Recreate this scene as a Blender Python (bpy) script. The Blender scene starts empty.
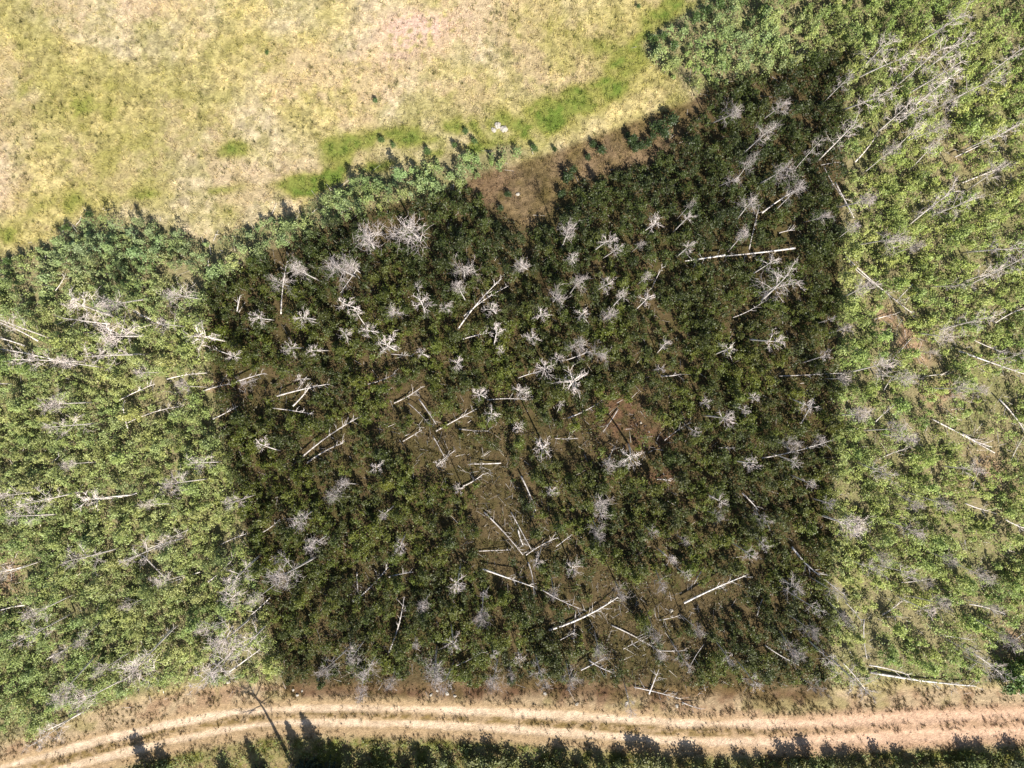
import bpy, math, random
import numpy as np
random.seed(11); RS = np.random.RandomState(11)
R = math.radians
C = bpy.context.scene.collection
scene = bpy.context.scene

# ---------------------------------------------------------------- camera, sky, sun, exposure
H = 69.0                                   # drone height in metres; 10 px per metre on the ground
cam_d = bpy.data.cameras.new('camera'); cam = bpy.data.objects.new('camera', cam_d); C.objects.link(cam)
cam.location = (0, 0, H); cam.rotation_euler = (0, 0, 0)
cam_d.sensor_width = 36; cam_d.lens = 36 * H / 102.4; cam_d.clip_start = .5; cam_d.clip_end = 6000
scene.camera = cam
SUN_EL = R(44); SX, SY = .42, -.91         # direction towards the sun, in the picture plane
w = bpy.data.worlds.new('World'); scene.world = w; w.use_nodes = True
nt = w.node_tree; bg = nt.nodes['Background']
sky = nt.nodes.new('ShaderNodeTexSky'); sky.sky_type = 'NISHITA'; sky.sun_disc = False
sky.sun_elevation = SUN_EL; sky.sun_rotation = math.atan2(SX, SY)
nt.links.new(sky.outputs[0], bg.inputs[0]); bg.inputs[1].default_value = .07
sl = bpy.data.lights.new('sun', 'SUN'); so = bpy.data.objects.new('sun', sl); C.objects.link(so)
sl.energy = 5.0; sl.angle = R(.5); sl.color = (1, .955, .88)
from mathutils import Vector
so.rotation_euler = Vector((SX*math.cos(SUN_EL), SY*math.cos(SUN_EL), math.sin(SUN_EL))).to_track_quat('Z', 'Y').to_euler()
so.location = (20, -40, 60)
scene.view_settings.view_transform = 'Standard'; scene.view_settings.look = 'None'
scene.view_settings.exposure = 0.92; scene.view_settings.gamma = 1

# ---------------------------------------------------------------- helpers
def at(px, py, z=0.0):                     # measured spot of the photograph -> metres, for a thing standing z high
    k = (H - z) / H
    return (px - 512) / 10 * k, (384 - py) / 10 * k
def lin(*c):
    c = np.array(c, float) / 255
    return np.where(c < .04045, c / 12.92, ((c + .055) / 1.055) ** 2.4)
def hashn(ix, iy, seed):
    n = (ix.astype(np.int64) * 374761393 + iy.astype(np.int64) * 668265263 + seed * 974634777) & 0x7fffffff
    n = ((n ^ (n >> 13)) * 1274126177) & 0x7fffffff
    return ((n ^ (n >> 16)) & 0xffff) / 65535.0
def vnoise(x, y, seed=0):
    ix, iy = np.floor(x), np.floor(y); fx, fy = x - ix, y - iy
    fx = fx * fx * (3 - 2 * fx); fy = fy * fy * (3 - 2 * fy)
    a, b = hashn(ix, iy, seed), hashn(ix + 1, iy, seed); c, d = hashn(ix, iy + 1, seed), hashn(ix + 1, iy + 1, seed)
    return (a * (1 - fx) + b * fx) * (1 - fy) + (c * (1 - fx) + d * fx) * fy
def fbm(x, y, s, seed=0, o=4):
    t = 0; a = .5; tot = 0
    for k in range(o):
        t = t + a * vnoise(x / s * 2 ** k + 17.3 * k, y / s * 2 ** k - 9.1 * k, seed + k); tot += a; a *= .55
    return t / tot
def sdist(px, py, poly):                   # signed distance to polygon, positive inside
    d = np.full(px.shape, 1e9); ins = np.zeros(px.shape, bool); n = len(poly)
    for i in range(n):
        x0, y0 = poly[i]; x1, y1 = poly[(i + 1) % n]
        ex, ey = x1 - x0, y1 - y0
        t = np.clip(((px - x0) * ex + (py - y0) * ey) / (ex * ex + ey * ey), 0, 1)
        d = np.minimum(d, np.hypot(px - x0 - t * ex, py - y0 - t * ey))
        if y0 != y1:
            ins ^= ((y0 > py) != (y1 > py)) & (px < (x1 - x0) * (py - y0) / (y1 - y0) + x0)
    return np.where(ins, d, -d)
def smooth(v, a, b):
    t = np.clip((v - a) / (b - a), 0, 1); return t * t * (3 - 2 * t)
def blobs(px, py, L):                      # sum of soft ellipses (x, y, rx, ry, amount, tilt)
    t = np.zeros(px.shape)
    for b in L:
        x, y, rx, ry, a = b[:5]; th = R(b[5]) if len(b) > 5 else 0
        u = (px - x) * math.cos(th) - (py - y) * math.sin(th); v = (px - x) * math.sin(th) + (py - y) * math.cos(th)
        t = t + a * np.exp(-(u / rx) ** 2 - (v / ry) ** 2)
    return t
def tag(o, label=None, cat=None, group=None, kind=None):
    for k, v in (('label', label), ('category', cat), ('group', group), ('kind', kind)):
        if v: o[k] = v
    return o
def link(name, mesh, parent=None, color=None):
    o = bpy.data.objects.new(name, mesh); C.objects.link(o)
    if parent is not None: o.parent = parent
    if color is not None: o.color = (*color, 1)
    return o
def thing(name, x, y, z=0, rz=0, s=1.0):
    o = bpy.data.objects.new(name, None); C.objects.link(o); o.empty_display_size = .3
    o.location = (x, y, z); o.rotation_euler = (0, 0, rz); o.scale = (s, s, s) if np.isscalar(s) else s
    return o
def quad_mesh(name, V, col, mats, midx=None, smooth_=False):
    """V (n,4,3) separate quads; col (n,3) one colour per face"""
    n = len(V); me = bpy.data.meshes.new(name)
    me.vertices.add(n * 4); me.vertices.foreach_set('co', V.reshape(-1).astype(np.float32))
    me.loops.add(n * 4); me.loops.foreach_set('vertex_index', np.arange(n * 4, dtype=np.int32))
    me.polygons.add(n); me.polygons.foreach_set('loop_start', np.arange(0, n * 4, 4, dtype=np.int32))
    if midx is not None: me.polygons.foreach_set('material_index', midx.astype(np.int32))
    for m in mats: me.materials.append(m)
    me.update(calc_edges=True)
    a = me.attributes.new('tint', 'FLOAT_COLOR', 'FACE')
    a.data.foreach_set('color', np.concatenate([col, np.ones((n, 1))], 1).reshape(-1).astype(np.float32))
    return me

# ---------------------------------------------------------------- materials
def mat_new(name):
    m = bpy.data.materials.new(name); m.use_nodes = True
    return m, m.node_tree, m.node_tree.nodes['Principled BSDF']
def tint_mul(nt, extra=None):
    """colour of the object times the tint stored on the mesh"""
    at_ = nt.nodes.new('ShaderNodeAttribute'); at_.attribute_name = 'tint'
    oi = nt.nodes.new('ShaderNodeObjectInfo')
    mx = nt.nodes.new('ShaderNodeMix'); mx.data_type = 'RGBA'; mx.blend_type = 'MULTIPLY'; mx.inputs[0].default_value = 1
    nt.links.new(at_.outputs['Color'], mx.inputs[6]); nt.links.new(oi.outputs['Color'], mx.inputs[7])
    return mx.outputs[2]
leaf_m, nt, p = mat_new('aspen_leaf')
c = tint_mul(nt); nt.links.new(c, p.inputs['Base Color']); p.inputs['Roughness'].default_value = .5
p.inputs['Specular IOR Level'].default_value = .35
tr = nt.nodes.new('ShaderNodeBsdfTranslucent'); nt.links.new(c, tr.inputs[0])
ms = nt.nodes.new('ShaderNodeMixShader'); ms.inputs[0].default_value = .16
nt.links.new(p.outputs[0], ms.inputs[1]); nt.links.new(tr.outputs[0], ms.inputs[2])
nt.links.new(ms.outputs[0], nt.nodes['Material Output'].inputs[0])

wood_m, nt, p = mat_new('bleached_wood')
oi = nt.nodes.new('ShaderNodeObjectInfo'); tc = nt.nodes.new('ShaderNodeTexCoord')
nz = nt.nodes.new('ShaderNodeTexNoise'); nz.inputs['Scale'].default_value = 5; nz.inputs['Detail'].default_value = 5
nt.links.new(tc.outputs['Object'], nz.inputs[0])
rp = nt.nodes.new('ShaderNodeValToRGB'); rp.color_ramp.elements[0].position = .34; rp.color_ramp.elements[0].color = (.45, .42, .40, 1)
rp.color_ramp.elements[1].position = .55; rp.color_ramp.elements[1].color = (1, 1, 1, 1); nt.links.new(nz.outputs[0], rp.inputs[0])
mx = nt.nodes.new('ShaderNodeMix'); mx.data_type = 'RGBA'; mx.blend_type = 'MULTIPLY'; mx.inputs[0].default_value = 1
nt.links.new(rp.outputs[0], mx.inputs[6]); nt.links.new(oi.outputs['Color'], mx.inputs[7])
nt.links.new(mx.outputs[2], p.inputs['Base Color']); p.inputs['Roughness'].default_value = .8

bark_m, nt, p = mat_new('aspen_bark')
nz = nt.nodes.new('ShaderNodeTexNoise'); nz.inputs['Scale'].default_value = 8
rp = nt.nodes.new('ShaderNodeValToRGB'); rp.color_ramp.elements[0].color = (.10, .09, .07, 1); rp.color_ramp.elements[1].color = (.36, .34, .27, 1)
nt.links.new(nz.outputs[0], rp.inputs[0]); nt.links.new(rp.outputs[0], p.inputs['Base Color']); p.inputs['Roughness'].default_value = .85

grass_m, nt, p = mat_new('dry_grass')
c = tint_mul(nt); nt.links.new(c, p.inputs['Base Color']); p.inputs['Roughness'].default_value = .75
p.inputs['Specular IOR Level'].default_value = .2

ground_m, nt, p = mat_new('soil_and_turf')
at_ = nt.nodes.new('ShaderNodeAttribute'); at_.attribute_name = 'tint'
geo = nt.nodes.new('ShaderNodeNewGeometry')
n1 = nt.nodes.new('ShaderNodeTexNoise'); n1.inputs['Scale'].default_value = 2.6; n1.inputs['Detail'].default_value = 8; n1.inputs['Roughness'].default_value = .75
nt.links.new(geo.outputs['Position'], n1.inputs[0])
r1 = nt.nodes.new('ShaderNodeMapRange'); r1.inputs[1].default_value = .32; r1.inputs[2].default_value = .68; r1.inputs[3].default_value = .62; r1.inputs[4].default_value = 1.32
nt.links.new(n1.outputs[0], r1.inputs[0])
mx = nt.nodes.new('ShaderNodeMix'); mx.data_type = 'RGBA'; mx.blend_type = 'MULTIPLY'; mx.inputs[0].default_value = 1
nt.links.new(at_.outputs['Color'], mx.inputs[6]); nt.links.new(r1.outputs[0], mx.inputs[7])
nt.links.new(mx.outputs[2], p.inputs['Base Color']); p.inputs['Roughness'].default_value = .95; p.inputs['Specular IOR Level'].default_value = .1
n3 = nt.nodes.new('ShaderNodeTexNoise'); n3.inputs['Scale'].default_value = 11; n3.inputs['Detail'].default_value = 5; n3.inputs['Roughness'].default_value = .8
nt.links.new(geo.outputs['Position'], n3.inputs[0])
r3 = nt.nodes.new('ShaderNodeMapRange'); r3.inputs[1].default_value = .38; r3.inputs[2].default_value = .62; r3.inputs[3].default_value = .74; r3.inputs[4].default_value = 1.2
nt.links.new(n3.outputs[0], r3.inputs[0])
mx3 = nt.nodes.new('ShaderNodeMix'); mx3.data_type = 'RGBA'; mx3.blend_type = 'MULTIPLY'; mx3.inputs[0].default_value = 1
nt.links.new(mx.outputs[2], mx3.inputs[6]); nt.links.new(r3.outputs[0], mx3.inputs[7]); nt.links.new(mx3.outputs[2], p.inputs['Base Color'])
n2 = nt.nodes.new('ShaderNodeTexNoise'); n2.inputs['Scale'].default_value = 7; n2.inputs['Detail'].default_value = 6
nt.links.new(geo.outputs['Position'], n2.inputs[0])
bp = nt.nodes.new('ShaderNodeBump'); bp.inputs['Strength'].default_value = .7; bp.inputs['Distance'].default_value = .12
nt.links.new(n2.outputs[0], bp.inputs['Height']); nt.links.new(bp.outputs[0], p.inputs['Normal'])

rock_m, nt, p = mat_new('pale_rock')
nz = nt.nodes.new('ShaderNodeTexNoise'); nz.inputs['Scale'].default_value = 6; nz.inputs['Detail'].default_value = 6
rp = nt.nodes.new('ShaderNodeValToRGB'); rp.color_ramp.elements[0].color = (.25, .22, .17, 1); rp.color_ramp.elements[1].color = (.52, .47, .40, 1)
nt.links.new(nz.outputs[0], rp.inputs[0]); nt.links.new(rp.outputs[0], p.inputs['Base Color']); p.inputs['Roughness'].default_value = .9

# ---------------------------------------------------------------- the plan of the place, measured off the photograph (px)
FOREST = [(-300,330),(0,258),(50,240),(75,224),(110,211),(130,226),(150,218),(180,232),(210,242),(250,222),(300,210),(318,195),
 (345,180),(365,173),(390,170),(420,160),(465,155),(500,145),(528,149),(530,153),(495,167),(462,183),(480,196),(505,212),(520,222),
 (533,222),(558,202),(575,188),(590,177),(610,172),(630,161),(660,158),(676,140),(690,120),(702,102),(680,80),(655,68),(640,45),(672,20),(710,-5),(730,-30),
 (830,-300),(1500,-300),(1500,685),(1024,688),(960,686),(900,680),(830,688),(700,688),(560,683),(450,684),(380,684),(300,686),(260,684),
 (190,686),(150,694),(110,704),(60,726),(20,740),(-300,850)]
DIM_PARCEL = [(200,288),(250,258),(300,235),(350,214),(400,200),(440,192),(480,172),(560,148),(620,125),(690,98),(710,84),(770,68),(850,45),
 (846,130),(842,250),(838,400),(834,520),(832,600),(830,700),(700,711),(560,705),(400,700),(285,697),(270,640),(250,560),(232,480),(212,390)]  # outline of the darkened parcel, whose dimming is painted into surface colours
CLEAR = [(440,440,42,22,.95),(470,460,30,22,.6),(500,500,30,40,.75),(520,545,40,28,.8),(620,420,22,20,.9),(655,440,20,14,.6),(600,620,34,26,.85),
 (655,605,34,18,.85),(640,665,26,14,.7),(905,335,36,11,1.1,-50),(960,160,34,20,.75),(1000,180,30,16,.6),(950,400,30,18,.6),(985,450,34,26,.7),
 (660,478,20,12,.7),(225,388,30,8,.8),(160,403,26,10,.6),(8,578,12,22,.9),(1012,640,16,26,.8),(893,610,18,16,.8),(690,603,20,16,.8),
 (640,640,30,20,.5),(545,440,20,10,.5),(575,425,30,10,.5),(365,580,14,16,.7),(300,378,14,12,.5),(325,450,24,12,.6),(880,420,20,30,.35),
 (935,640,26,14,.5),(20,740,30,12,.8),(215,668,26,14,.7),(860,660,20,16,.5),(1000,560,20,14,.3),(500,400,20,10,.3),(400,400,22,10,.6),
 (930,370,16,22,.5),(870,620,12,26,.5),(590,450,40,14,.35),(955,330,14,20,.3),(1000,400,20,20,.5),(760,600,14,10,.4),(700,640,22,14,.5)]
TRACK_A = [(-300,860),(0,768),(50,755),(100,741),(167,725),(233,713),(300,709),(341,708),(430,710),(527,714),(600,718),(682,724),(800,724),(915,718),(1024,714),(1400,700)]
TRACK_B = [(-300,884),(0,790),(50,773),(100,759),(167,742),(233,729),(277,723),(341,723),(430,725),(527,731),(600,736),(682,742),(800,742),(915,736),(1024,732),(1400,720)]
GREEN = [(352,172,70,8,.9,12),(470,150,50,8,.8,10),(250,212,50,8,.3),(600,92,90,14,.7,35),(500,120,60,16,.4,10),(700,20,60,30,.8,20),(110,190,90,14,.15,5),(660,110,40,8,.4,20),(95,105,55,30,.45),(60,208,60,14,.4,15),(240,150,22,10,.8),(340,150,60,16,.8),(312,186,22,10,1.5),(400,135,45,10,.8),(560,108,36,14,1.0,25),
 (625,72,50,14,.8,35),(672,30,34,26,1.0),(720,5,40,10,.9),(20,238,34,9,.6),(190,192,60,5,.5,5),(470,125,40,10,.4),(150,150,60,40,.25),(30,90,40,60,.3),
 (540,125,40,10,.6,20),(270,60,20,20,.15),(600,40,60,30,.3),(560,20,40,20,.2)]
def line_d(px, py, L):
    yy = np.interp(px, [a for a, b in L], [b for a, b in L]); return np.abs(py - yy)
K = .54
def ground_colour(px, py):
    """albedo of turf, soil, litter and wheel tracks at ground spots given in photo px"""
    wx = px + 9 * (fbm(px, py, 30, 40) - .5); wy = py + 9 * (fbm(px, py, 30, 50) - .5)
    n = fbm(px, py, 60, 1)[..., None]; m = fbm(px, py, 14, 2)[..., None]; f = fbm(px, py, 5, 3, 3)[..., None]
    tan = lin(226,206,144) * K; pink = lin(236,204,170) * K; olive = lin(176,170,86) * K; green = (lin(118,142,58) + (lin(148,156,76) - lin(118,142,58)) * smooth(fbm(px, py, 8, 201, 3)[..., None], .4, .62)) * K
    c = tan + (lin(232,212,172) * K - tan) * smooth(fbm(px, py, 90, 14)[..., None], .45, .65)
    c = c + (lin(178,170,106) * K - c) * smooth(fbm(px, py, 38, 15)[..., None] + .10 * smooth(px, 260, 60)[..., None] + .08 * smooth(px, 450, 600)[..., None], .54, .72) * .5
    c = c * (.72 + .52 * smooth(fbm(px, py, 4.5, 16, 3)[..., None], .3, .7))
    c = c * (1 - smooth(m, .45, .62) * .30) + olive * smooth(m, .45, .62) * .30
    c = c + (pink - c) * smooth(n + .25 * f, .62, .78) * .5
    b = blobs(wx, wy, [(415,30,34,20,1.1),(430,20,50,12,.35),(398,52,26,16,.5),(180,205,60,12,.0)])[..., None]
    c = c + (lin(240,204,180) * K * 1.05 - c) * np.clip(b, 0, 1) * smooth(f, .25, .5)
    g = (blobs(wx, wy, GREEN)[..., None]) * (.42 + 1.5 * m * smooth(fbm(px, py, 24, 200)[..., None], .32, .62)) + .9 * np.clip(fbm(px, py, 45, 9)[..., None] - .55, 0, 1)
    c = c + (olive - c) * np.clip(g * 1.3, 0, .9)
    c = c + (green - c) * np.clip(g * 1.4 - .55, 0, .92)
    # forest floor
    fd = sdist(wx, wy, FOREST)[..., None]
    floor = lin(172,160,118) * K; fl2 = lin(138,144,82) * K; bare = lin(196,164,130) * K
    fc = floor + (fl2 - floor) * smooth(m, .45, .65) * .45
    fc = fc + (bare - fc) * np.clip(blobs(wx, wy, [(905,335,34,11,1.6,-50),(620,418,24,22,1.1),(655,440,20,10,1),(985,470,30,24,.7),(945,400,24,14,.8),(8,578,14,20,1.0),
            (1012,640,20,24,.7),(960,160,20,14,.5),(225,388,30,8,.6),(660,478,18,9,.9)])[..., None] * smooth(f, .3, .6) * 1.3, 0, 1)
    c = c + (fc - c) * smooth(fd, -4, 6)
    # verge and road
    up = (np.interp(px, [a for a, b_ in TRACK_A], [b_ for a, b_ in TRACK_A]) - py)[..., None]      # px above the upper wheel track
    dn = (py - np.interp(px, [a for a, b_ in TRACK_B], [b_ for a, b_ in TRACK_B]))[..., None]
    verge = lin(210,184,146) * K; rust = lin(190,158,124) * K
    vc = verge + (rust - verge) * smooth(m, .42, .6); vc = vc + (lin(160,150,92) * K - vc) * smooth(fbm(px, py, 22, 30)[..., None], .5, .7) * .6
    c = c + (vc - c) * smooth(up, 42, 24) * smooth(fd, 6, -6)
    # darkened parcel: its dimming is painted into the ground colour, not darker soil
    sd = sdist(px + 3 * (fbm(px, py, 12, 60) - .5), py + 3 * (fbm(px, py, 12, 61) - .5), DIM_PARCEL)[..., None]
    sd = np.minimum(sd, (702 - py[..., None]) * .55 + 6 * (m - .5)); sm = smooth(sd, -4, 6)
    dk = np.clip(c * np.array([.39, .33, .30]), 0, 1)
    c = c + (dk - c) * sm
    # south side
    south = lin(168,156,104) * K; sgrn = lin(128,128,62) * K
    s2 = south + (sgrn - south) * smooth(m, .4, .6); s2 = s2 + (rust - s2) * smooth(f, .55, .7) * .5
    c = c + (s2 - c) * smooth(dn, 8, 20)
    # road bed and ruts
    bed = lin(202,172,132) * K; bedr = lin(216,178,144) * K; rut = lin(252,224,192) * K * 1.08; rutr = lin(244,204,172) * K * 1.06
    rx = smooth(px, 640, 900)[..., None]
    bd = bed + (bedr - bed) * rx; rt = rut + (rutr - rut) * rx
    inroad = smooth(up, 15 , 5) * smooth(dn, 17, 8)
    bd = bd * (.84 + .3 * m)
    c = c + (bd - c) * inroad
    mid = smooth(fbm(px, py * 2.2, 7, 33, 3)[..., None], .42, .62) * (1 - rx * .8)
    c = c + (lin(150,126,78) * K - c) * mid * smooth(-up, 3, 6) * smooth(-dn, 3, 6) * .95
    jit = 2.4 * (fbm(px, py, 9, 70)[..., None] - .5) + 5 * (fbm(px, py, 40, 71)[..., None] - .5)
    da = line_d(px, py, TRACK_A)[..., None] + jit; db = line_d(px, py, TRACK_B)[..., None] + jit
    wdt = 4.8 + 3.4 * rx
    c = c + (rt - c) * np.maximum(smooth(da, wdt, 1.5), smooth(db, wdt, 1.5)) * np.clip(.35 + .9 * fbm(px, py * 2, 16, 210, 4)[..., None], 0, 1) * (.72 + .45 * f)
    return c
def leaf_colour(px, py):
    """albedo of the foliage of a crown whose place in the photo is px, py"""
    n = fbm(px, py, 70, 5)[..., None]; m = fbm(px, py, 20, 6)[..., None]
    blue = lin(128,141,100); oliv = lin(143,148,92); yel = lin(158,158,98); grn = lin(124,138,80)
    lf = smooth(px, 260, 30)[..., None]; top = smooth(py, 330, 240)[..., None]
    c = oliv + (yel - oliv) * smooth(px, 760, 900)[..., None] * .6
    c = c + (blue - c) * top * smooth(px, 900, 700)[..., None] * .9
    c = c + (grn - c) * smooth(n, .5, .68) * .55
    c = c + (yel - c) * smooth(m, .52, .7) * .5
    c = c * (np.array([.92, .97, .76]) + smooth(px, 300, 120)[..., None] * np.array([0, .0, .10]) - smooth(px, 830, 900)[..., None] * np.array([.07, .0, .08]))
    sd = sdist(px, py, DIM_PARCEL)[..., None]; s = smooth(sd, -2, 3)
    dk = lin(66,71,26); dk2 = lin(90,95,32); dk3 = lin(51,61,28)  # leaf tones with the parcel's darkening painted in, not a darker species
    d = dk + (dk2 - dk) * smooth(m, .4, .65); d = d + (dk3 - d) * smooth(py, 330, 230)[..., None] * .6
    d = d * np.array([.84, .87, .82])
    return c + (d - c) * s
def is_dark(px, py): return float(sdist(np.array([float(px)]), np.array([float(py)]), DIM_PARCEL)[0]) > 0

# ---------------------------------------------------------------- ground sheet out to the horizon
gx = np.concatenate([[-3000, -900, -300, -120, -80], np.arange(-66, 66.01, .2), [80, 120, 300, 900, 3000]])
gy = np.concatenate([[-3000, -900, -300, -120, -75], np.arange(-54, 54.01, .2), [75, 120, 300, 900, 3000]])
X, Y = np.meshgrid(gx, gy); PX, PY = 512 + X * 10, 384 - Y * 10
PXc, PYc = np.clip(PX, -280, 1390), np.clip(PY, -280, 1000)
near = (np.abs(X) < 70) & (np.abs(Y) < 60)
Z = np.where(near, .10 * (fbm(PX, PY, 60, 80) - .5) + .07 * (fbm(PX, PY, 9, 81, 3) - .5), 0)
ug = np.interp(PX, [a for a, b in TRACK_A], [b for a, b in TRACK_A]); lg = np.interp(PX, [a for a, b in TRACK_B], [b for a, b in TRACK_B])
Z = Z - .05 * (smooth(np.abs(PY - ug), 7, 2) + smooth(np.abs(PY - lg), 7, 2)) * near - .06
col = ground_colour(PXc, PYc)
ny, nx = X.shape; me = bpy.data.meshes.new('ground')
me.vertices.add(nx * ny); me.vertices.foreach_set('co', np.stack([X, Y, Z], -1).reshape(-1).astype(np.float32))
i = np.arange(nx - 1)[None] + nx * np.arange(ny - 1)[:, None]
F = np.stack([i, i + 1, i + nx + 1, i + nx], -1).reshape(-1, 4); n = len(F)
me.loops.add(n * 4); me.loops.foreach_set('vertex_index', F.reshape(-1).astype(np.int32))
me.polygons.add(n); me.polygons.foreach_set('loop_start', np.arange(0, n * 4, 4, dtype=np.int32))
me.polygons.foreach_set('use_smooth', np.ones(n, bool)); me.materials.append(ground_m); me.update(calc_edges=True)
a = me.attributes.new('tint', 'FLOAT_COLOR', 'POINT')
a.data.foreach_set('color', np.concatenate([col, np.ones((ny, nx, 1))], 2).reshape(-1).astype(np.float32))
tag(link('ground', me), kind='structure')

# ---------------------------------------------------------------- grass, undergrowth (uncountable)
def rnd(n, a=0., b=1.): return RS.uniform(a, b, n)
def rot_frames(n, up=.6):
    """n random leaf frames, normals leaning to the sky"""
    nv = RS.normal(size=(n, 3)) * .55; nv[:, 2] = np.abs(nv[:, 2]) + up; nv /= np.linalg.norm(nv, axis=1)[:, None]
    t = RS.normal(size=(n, 3)); u = np.cross(nv, t); u /= np.linalg.norm(u, axis=1)[:, None]; v = np.cross(nv, u)
    return u, v
def leaves_at(P, s, up=.6):
    u, v = rot_frames(len(P), up); a = (s * .62)[:, None]; b = (s * .42)[:, None]
    return np.stack([P - u * a, P - v * b, P + u * a, P + v * b], 1)
def blades(P, h, wd, lean):
    """upright tapered grass blades as narrow quads"""
    n = len(P); th = rnd(n, 0, 6.283); d = np.stack([np.cos(th), np.sin(th), 0 * th], 1)
    t2 = rnd(n, 0, 6.283); L = np.stack([np.cos(t2), np.sin(t2), 0 * t2], 1) * (lean * h)[:, None]
    up = np.zeros((n, 3)); up[:, 2] = h
    w_ = d * wd[:, None]
    return np.stack([P - w_, P + w_, P + up + L + w_ * .25, P + up + L - w_ * .25], 1)
# meadow
n = 95000
x, y = rnd(n, -58, 58), rnd(n, -8, 46); px, py = 512 + x * 10, 384 - y * 10
keep = (sdist(px, py, FOREST) < 2) & (fbm(px, py, 5, 90, 3) > .42)
b_ = blobs(px, py, [(415,32,38,24,1.0)]); keep &= rnd(n) > b_ * .8
x, y, px, py = x[keep], y[keep], px[keep], py[keep]; n = len(x)
c0 = ground_colour(px, py) * (rnd(n, .6, 1.35)[:, None]) * np.stack([rnd(n, .97, 1.03), rnd(n, .97, 1.03), rnd(n, .8, 1.15)], 1)
k = 5; P = np.repeat(np.stack([x, y, 0 * x - .04], 1), k, 0) + np.concatenate([RS.normal(size=(n * k, 2)) * .07, np.zeros((n * k, 1))], 1)
V = blades(P, rnd(n * k, .08, .24), rnd(n * k, .015, .035), rnd(n * k, .5, 1.3)); cc = np.repeat(c0, k, 0) * rnd(n * k, .85, 1.15)[:, None]
tag(link('meadow_grass', quad_mesh('meadow_grass', V, cc * 1.12, [grass_m])), 'short dry tan grass with greener patches covering the open meadow', 'grass', kind='stuff')
n = 5200
x, y = rnd(n, -58, 58), rnd(n, -8, 46); px, py = 512 + x * 10, 384 - y * 10
keep = (sdist(px, py, FOREST) < 0) & (rnd(n) < .15 + 1.3 * smooth(fbm(px, py, 22, 230), .5, .7)); x, y, px, py = x[keep], y[keep], px[keep], py[keep]; n = len(x)
c0 = ground_colour(px, py) * rnd(n, .35, .8)[:, None] * np.array([.92, 1.02, .8]); k = 12
P = np.repeat(np.stack([x, y, 0 * x - .04], 1), k, 0) + np.concatenate([RS.normal(size=(n * k, 2)) * np.repeat(rnd(n, .04, .13), k)[:, None], np.zeros((n * k, 1))], 1)
V = blades(P, rnd(n * k, .12, .34), rnd(n * k, .02, .04), rnd(n * k, .3, 1.0))
tag(link('meadow_weeds', quad_mesh('meadow_weeds', V, np.repeat(c0, k, 0), [grass_m])), 'darker weedy tufts scattered through the dry meadow grass', 'weeds', kind='stuff')
# verge and mid-track tufts
n = 34000
x, y = rnd(n, -58, 58), rnd(n, -46, -27); px, py = 512 + x * 10, 384 - y * 10
ua, lb = np.interp(px, [q[0] for q in TRACK_A], [q[1] for q in TRACK_A]), np.interp(px, [q[0] for q in TRACK_B], [q[1] for q in TRACK_B])
up, dn = ua - py, py - lb
pr = np.where(up > 7, np.where(up > 42, 0, .9), np.where(dn > 8, .8, np.where((up < -5) & (dn < -5), .6, .08)))
pr = pr * smooth(fbm(px, py, 10, 93, 3), .38, .6) * 1.3
keep = (rnd(n) < pr)
x, y, px, py = x[keep], y[keep], px[keep], py[keep]; n = len(x)
base = np.where((rnd(n) < .22)[:, None], lin(112,104,62) * .8, np.where((rnd(n) < .3)[:, None], lin(150,128,84) * .6, ground_colour(px, py) * 1.0)); base = base * rnd(n, .7, 1.3)[:, None]
k = 8; P = np.repeat(np.stack([x, y, 0 * x - .04], 1), k, 0) + np.concatenate([RS.normal(size=(n * k, 2)) * .05, np.zeros((n * k, 1))], 1)
V = blades(P, rnd(n * k, .07, .26), rnd(n * k, .015, .03), rnd(n * k, .4, 1.1))
tag(link('verge_grass', quad_mesh('verge_grass', V, np.repeat(base, k, 0), [grass_m])), 'sparse brown and olive tufts along the wheel tracks and verges', 'grass', kind='stuff')
# dry grass of the small clearings
n = 60000
x, y = rnd(n, -56, 56), rnd(n, -33, 33); px, py = 512 + x * 10, 384 - y * 10
keep = (rnd(n) < np.clip(blobs(px, py, CLEAR) * 1.6, 0, 1)) & (sdist(px, py, FOREST) > 0) & (fbm(px, py, 6, 190, 3) > .42)
x, y, px, py = x[keep], y[keep], px[keep], py[keep]; n = len(x)
c0 = ground_colour(px, py) * rnd(n, .6, 1.6)[:, None] * np.where((rnd(n) < .3)[:, None], np.array([.85, 1.05, .6]), 1.)
k = 5; P = np.repeat(np.stack([x, y, 0 * x - .04], 1), k, 0) + np.concatenate([RS.normal(size=(n * k, 2)) * .07, np.zeros((n * k, 1))], 1)
V = blades(P, rnd(n * k, .1, .32), rnd(n * k, .015, .04), rnd(n * k, .5, 1.4))
tag(link('clearing_grass', quad_mesh('clearing_grass', V, np.repeat(c0, k, 0), [grass_m])), 'dry brown grass of the small clearings inside the woods', 'grass', kind='stuff')
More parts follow.
